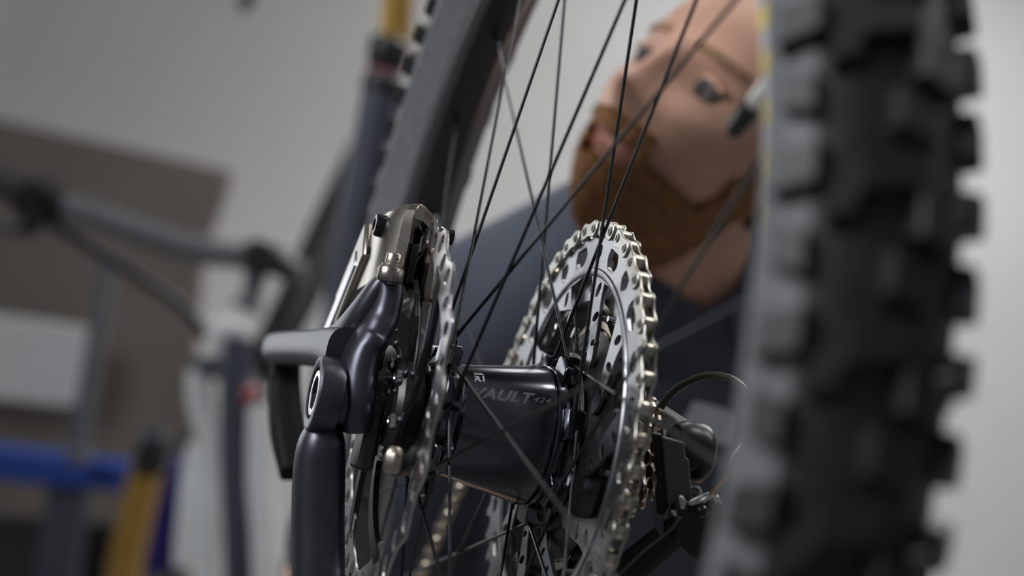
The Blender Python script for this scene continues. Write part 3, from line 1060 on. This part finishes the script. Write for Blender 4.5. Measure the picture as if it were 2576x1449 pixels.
#@@MAN
# ------------------------------------------------------------------ the mechanic
M_SKIN = mat('skin', (.62, .36, .26), .48, 0, .16, 14, .08, 300)
M_SKIN.node_tree.nodes['Principled BSDF'].inputs['Subsurface Weight'].default_value = .12
M_SKIN.node_tree.nodes['Principled BSDF'].inputs['Subsurface Radius'].default_value = (.012, .005, .003)
M_BEARD = mat('ginger_beard', (.24, .105, .035), .7, 0, .35, 90, .6, 400)
M_BROW = mat('eyebrow_hair', (.30, .17, .09), .7, 0, .3, 90, .6, 400)
M_HAIR = mat('brown_hair', (.085, .045, .025), .6, 0, .35, 60, .6, 400)
M_SHIRT = mat('slate_polo', (.070, .080, .108), .85, 0, .10, 20, .25, 800)
M_TROUS = mat('dark_trousers', (.025, .026, .03), .85, 0, .1, 20, .25, 700)
M_LIP = mat('lips', (.42, .17, .14), .4, 0, .1, 60)
M_EYEW = mat('shaded_eye_white', (.20, .175, .165), .2, 0, .03, 60)  # whites toned down to carry the shade of the eye sockets
M_IRIS = mat('iris', (.03, .035, .04), .15, 0, .1, 400)
M_PATCH = mat('pale_print', (.24, .25, .27), .8, 0, .2, 120)
M_SHOE = mat('shoe', (.03, .03, .03), .6, 0, .1, 60)

HU = (RT * .60 + UP * .80).normalized()                      # top of the head
HE = (-RT * .80 + UP * .60).normalized()                     # towards the far cheek
PSI = rad(38)
HF = (-FW * cos(PSI) + HE * sin(PSI)).normalized()           # where the face looks
HR = HF.cross(HU).normalized()
EYE = P3(1690, 168, 1.17)
HC = EYE - HF * 84


def gs(a, b, c0, c1, s0, s1):
    return math.exp(-((a - c0) / s0) ** 2 - ((b - c1) / s1) ** 2)


def headpt(lon, lat):
    """lon 0 = forward, lat from -pi/2 to pi/2; head-local mm (x across, y forward, z up)"""
    d = Vector((sin(lon) * cos(lat), cos(lon) * cos(lat), sin(lat)))
    x, y, z = d.x * 76, d.y * 96, d.z * 116
    if z < -10:
        t = min(1, (-z - 10) / 106)
        x *= 1 - .30 * t ** 1.4
        if y < 0:
            y *= 1 - .55 * t ** .8
        else:
            y *= 1 + .10 * sin(pi * t) 
            y += 12 * t
    if y > 0:
        w_ = max(0, d.y) ** .7
        y -= 6 * max(0, 1 - abs(z) / 60) * w_ * min(1, abs(x) / 30)
        for s in (-1, 1):
            y += w_ * (7 * gs(x, z, s * 13, -42, 8, 8) - 10 * gs(x, z, s * 31, 0, 17, 11) + 6 * gs(x, z, s * 28, 19, 22, 8) + 5 * gs(x, z, s * 42, -32, 20, 18))
        y += w_ * (24 * gs(x, z, 0, -37, 11, 12) + 18 * gs(x, z, 0, -18, 8.5, 20) + 9 * gs(x, z, 0, 4, 9, 16)
                   + 5 * gs(x, z, 0, -66, 22, 5) + 6 * gs(x, z, 0, -77, 19, 5) - 4 * gs(x, z, 0, -71, 24, 2.5) + 8 * gs(x, z, 0, -102, 20, 14))
    return Vector((x, y, z))


def h2w(p):
    return HC + HR * p.x + HF * p.y + HU * p.z


def headpatch(mask, lift, nlon=128, nlat=96, jit=0.0, thick=5.0):
    """shell over the part of the head where mask(p) holds, lifted off the skin"""
    V, idx, fs = [], {}, []
    P = {}
    for i in range(nlat + 1):
        lat = -pi / 2 + pi * i / nlat
        for j in range(nlon):
            P[i, j] = headpt(-pi + 2 * pi * j / nlon, lat)
    top, bot = [], []

    def vid(k):
        if k not in idx:
            p = P[k]
            n = Vector((p.x / 76 ** 2, p.y / 96 ** 2, p.z / 116 ** 2)).normalized()
            idx[k] = len(top)
            L = lift(p) if callable(lift) else lift
            top.append(h2w(p + n * (L + random.uniform(-jit, jit))))
            bot.append(h2w(p - n * thick))
        return idx[k]
    edges = {}
    for i in range(nlat):
        for j in range(nlon):
            q = [(i, j), (i, (j + 1) % nlon), (i + 1, (j + 1) % nlon), (i + 1, j)]
            c = (P[q[0]] + P[q[1]] + P[q[2]] + P[q[3]]) / 4
            if mask(c):
                f = [vid(k) for k in q]
                fs.append(f)
                for a, b in zip(f, f[1:] + f[:1]):
                    edges[(a, b)] = 1
    n = len(top)
    F_ = [tuple(f) for f in fs] + [tuple(v + n for v in f[::-1]) for f in fs]
    for (a, b) in edges:
        if (b, a) not in edges:
            F_.append((b, a, a + n, b + n))
    return MB().add(top + bot, F_)


def remeshed(mb, name, vox, smooth=6):
    me = mb.mesh(name)
    o = bpy.data.objects.new(name, me)
    COL.objects.link(o)
    r_ = o.modifiers.new('remesh', 'REMESH')
    r_.mode = 'VOXEL'
    r_.voxel_size = vox
    s_ = o.modifiers.new('smooth', 'SMOOTH')
    s_.iterations = smooth
    s_.factor = .5
    dg = bpy.context.evaluated_depsgraph_get()
    dg.update()
    out = bpy.data.meshes.new_from_object(o.evaluated_get(dg))
    bpy.data.objects.remove(o)
    shade(out, 180)
    out.materials.clear()
    return out


# joints, world mm
NECKB = P3(1702, 690, 1.30)
SHR = P3(1190, 815, 1.34)         # his right shoulder (towards the brake side)
SHL = P3(2060, 880, 1.42)
CHEST = P3(1620, 930, 1.40)
BELLY = P3(1500, 1400, 1.52)
PELV = P3(1480, 1750, 1.62)
fz = 0
HIPR, HIPL = PELV + Vector((-95, 10, -40)), PELV + Vector((95, -10, -40))
KNR, KNL = HIPR + Vector((-60, -150, -330)), HIPL + Vector((150, -120, -330))
ELR, ELL = SHR + Vector((-60, 90, -270)), SHL + Vector((60, -60, -280))
HNR, HNL = ELR + Vector((60, -160, -170)), ELL + Vector((-110, -170, -120))
body = MB()
# head
NL, NT = 120, 90
rings = []
for i in range(1, NT):
    lat = -pi / 2 + pi * i / NT
    rings.append([h2w(headpt(-pi + 2 * pi * j / NL, lat)) for j in range(NL)])
body.loft(rings)
hb = h2w(Vector((0, -22, -70)))
body.tube(bez([h2w(Vector((0, -15, -30))), hb, NECKB + Vector((0, 0, 10)), NECKB + (CHEST - NECKB) * .3], 4), interp([52, 58, 62, 70], 4), 28)
for s in (-1, 1):
    e = h2w(Vector((s * 75, -8, -8)))
    body.sphere(e, 1, 16, 12, (30, 8, 17), Matrix((HU, HR * 1.0, HF)).transposed() @ Euler((0, 0, 0)).to_matrix())


def limb(pts, rs, mb, n=20):
    mb.tube(bez(pts, 5), interp(rs, 5), n)
    mb.sphere(pts[0], rs[0], 16, 10)
    mb.sphere(pts[-1], rs[-1], 16, 10)


def torso(mb, g):
    for p, q, r0, r1, f in ((NECKB + (CHEST - NECKB) * .35, BELLY, 118, 135, 1.25), (BELLY, PELV, 132, 140, 1.25)):
        pts = [p + (q - p) * t for t in (0, .25, .5, .75, 1)]
        mb.tube(pts, [r0 * .8 + g, r0 + g, (r0 + r1) / 2 + g, r1 + g, r1 * .96 + g], 32, flat=f, flatdir=tuple(SHL - SHR))
    mb.tube([SHR, NECKB + (CHEST - NECKB) * .3 + Vector((-60, 0, 10)), NECKB + (CHEST - NECKB) * .3 + Vector((60, 0, 10)), SHL], [62 + g, 84 + g, 84 + g, 62 + g], 24)
    mb.sphere(PELV, 130 + g, 20, 14)


torso(body, 0)
limb([SHR, (SHR + ELR) / 2, ELR, (ELR + HNR) / 2, HNR], [58, 52, 42, 40, 28], body)
limb([SHL, (SHL + ELL) / 2, ELL, (ELL + HNL) / 2, HNL], [58, 52, 42, 40, 28], body)


def hand(w_, d, side, mb):
    d = d.normalized()
    s = d.cross(Vector((0, 0, 1))).normalized() * side
    n = s.cross(d)
    mb.tube([w_, w_ + d * 30, w_ + d * 85], [28, 38, 40], 16, flat=.45, flatdir=tuple(n))
    for k, L in enumerate((68, 78, 74, 58)):
        b = w_ + d * 78 + s * (-28 + 19 * k)
        mb.tube([b, b + d * L * .45 - n * 4, b + d * L * .75 - n * 16, b + d * L * .9 - n * 30], [9, 8.6, 8, 7], 10)
    b = w_ + d * 28 - s * 30
    mb.tube([b, b + d * 26 - s * 18, b + d * 52 - s * 22 - n * 12], [11, 10, 8], 10)


hand(HNR, HNR - ELR, 1, body)
hand(HNL, HNL - ELL, -1, body)
FTR, FTL = Vector((KNR.x - 10, KNR.y + 130, 80)), Vector((KNL.x + 10, KNL.y + 120, 80))
limb([HIPR, (HIPR + KNR) / 2, KNR, (KNR + FTR) / 2, FTR], [86, 74, 56, 52, 38], body)
limb([HIPL, (HIPL + KNL) / 2, KNL, (KNL + FTL) / 2, FTL], [86, 74, 56, 52, 38], body)
for ft in (FTR, FTL):
    body.tube([ft + Vector((0, 40, -40)), ft + Vector((0, -60, -42)), ft + Vector((0, -150, -48))], [36, 38, 28], 16)
me = remeshed(body, 'person', .0052, 3)
ORG = Vector((PELV.x, PELV.y, 0)) * K
me.transform(Matrix.Translation(-ORG))
MAN = ob('person', me, M_SKIN, label='bearded person in a slate blue polo shirt leaning in behind the rear wheel', cat='person')
MAN.location = ORG


def mp(name, mb, m, bevel=0, label=None):
    me_ = mb if isinstance(mb, bpy.types.Mesh) else mb.mesh(name)
    me_.transform(Matrix.Translation(-ORG))
    return ob(name, me_, m, MAN, bevel=bevel, label=label)


shirt = MB()
torso(shirt, 9)
limb([SHR, SHR + (ELR - SHR) * .4, SHR + (ELR - SHR) * .75], [70, 68, 66], shirt)
limb([SHL, SHL + (ELL - SHL) * .4, SHL + (ELL - SHL) * .75], [70, 68, 66], shirt)
sme = remeshed(shirt, 'shirt', .006, 4)
bm = bmesh.new()
bm.from_mesh(sme)
vcut = [P3(1690, 690, 1.17), P3(1700, 735, 1.18), P3(1695, 775, 1.185)]
dead = [v for v in bm.verts if any((v.co / K - c_).length < r_ for c_, r_ in zip(vcut, (32, 24, 14))) or (v.co / K - NECKB).length < 64]
bmesh.ops.delete(bm, geom=dead, context='VERTS')
bm.to_mesh(sme)
bm.free()
mp('shirt', sme, M_SHIRT)
tr = MB()
tr.sphere(PELV, 146, 20, 14)
limb([HIPR, (HIPR + KNR) / 2, KNR, (KNR + FTR) / 2, FTR + Vector((0, 0, 20))], [96, 84, 68, 62, 56], tr)
limb([HIPL, (HIPL + KNL) / 2, KNL, (KNL + FTL) / 2, FTL + Vector((0, 0, 20))], [96, 84, 68, 62, 56], tr)
mp('trousers', remeshed(tr, 'trousers', .01, 4), M_TROUS)
for ft in (FTR, FTL):
    sh = MB().tube([ft + Vector((0, 50, -38)), ft + Vector((0, -60, -36)), ft + Vector((0, -165, -44))], [42, 44, 36], 16)
    mp('shoe', sh, M_SHOE)
# collar with an open placket
ax = (NECKB + (CHEST - NECKB) * .25 - hb).normalized()
col = []
cc = NECKB + ax * -2
fwd = -FW - ax * (-FW).dot(ax)
fwd.normalize()
sd = ax.cross(fwd)
for i in range(31):
    a = rad(28 + 304 * i / 30)
    dr = fwd * cos(a) + sd * sin(a)
    col.append([cc + dr * 70 - ax * 22, cc + dr * 88 + ax * 16, cc + dr * 93 + ax * 15, cc + dr * 74 - ax * 26])
mp('collar', MB().loft(col), M_SHIRT)
vn = [P3(1640, 655, 1.18), P3(1748, 690, 1.18), P3(1728, 770, 1.19), P3(1690, 800, 1.195), P3(1655, 740, 1.185)]
mp('chest_print', MB().loft([[P3(1705, 1085, 1.175), P3(1745, 1010, 1.175), P3(1800, 1020, 1.175), P3(1860, 1045, 1.175), P3(1850, 1120, 1.175), P3(1770, 1110, 1.175)],
                             [P3(1705, 1085, 1.19), P3(1745, 1010, 1.19), P3(1800, 1020, 1.19), P3(1860, 1045, 1.19), P3(1850, 1120, 1.19), P3(1770, 1110, 1.19)]]), M_PATCH)


def beard_mask(p):
    if p.y < -18:
        return False
    if abs(p.x) < 16 and -68 > p.z > -82:
        return False
    tt = max(0, min(1, (abs(p.x) - 50) / 24))
    jaw = -72 + 44 * tt * tt * (3 - 2 * tt)
    if p.y < 22:
        jaw = max(jaw, -20)
    if abs(p.x) < 30 and p.y > 60:
        return -63 < p.z < -51 or p.z < -83 or (abs(p.x) > 22 and p.z < -55)
    return p.z < jaw


mp('beard', headpatch(beard_mask, lambda p: 4 + 20 * max(0, min(1, (-p.z - 62) / 48)), jit=1.6), M_BEARD)  # real beard, thickened below the chin to stand for the neck's shade
mp('hair', headpatch(lambda p: (p.z > 82 + (10 if p.y > 60 else 0)) or (p.y < -5 and p.z > 0 and (p.y < -25 or p.z > 30)) or (p.y < -40 and p.z > -50), lambda p: 9, jit=1.6), M_HAIR)
mp('eyebrow', headpatch(lambda p: p.y > 40 and 18 < p.z < 25 and 14 < p.x < 50, 1.6, jit=.6), M_BROW)
mp('eyebrow', headpatch(lambda p: p.y > 40 and 18 < p.z < 25 and -50 < p.x < -14, 1.6, jit=.6), M_BROW)
mp('lips', headpatch(lambda p: p.y > 50 and -80 < p.z < -64 and abs(p.x) < 20, 1.2), M_LIP)
for s in (-1, 1):
    ec = h2w(Vector((s * 31, 70.5, -1)))
    ey = mp('eye', MB().sphere(ec, 12.5, 20, 14), M_EYEW)
    look = (HF * .9 - HU * .12 + HE * .2).normalized()
    ib = MB().sphere(ec + look * 6.6, 7.6, 16, 10)
    me_ = ib.mesh('iris')
    me_.transform(Matrix.Translation(-ORG))
    ob('iris', me_, M_IRIS, ey)
    lid = MB().tube(bez([h2w(Vector((s * 31 + dx, 79 - .02 * dx * dx, 7.5 - .02 * dx * dx))) for dx in (-14, -7, 0, 7, 14)], 4), [2.6] * 17, 8)
    me_ = lid.mesh('eyelid')
    me_.transform(Matrix.Translation(-ORG))
    ob('eyelid', me_, M_SKIN, ey)
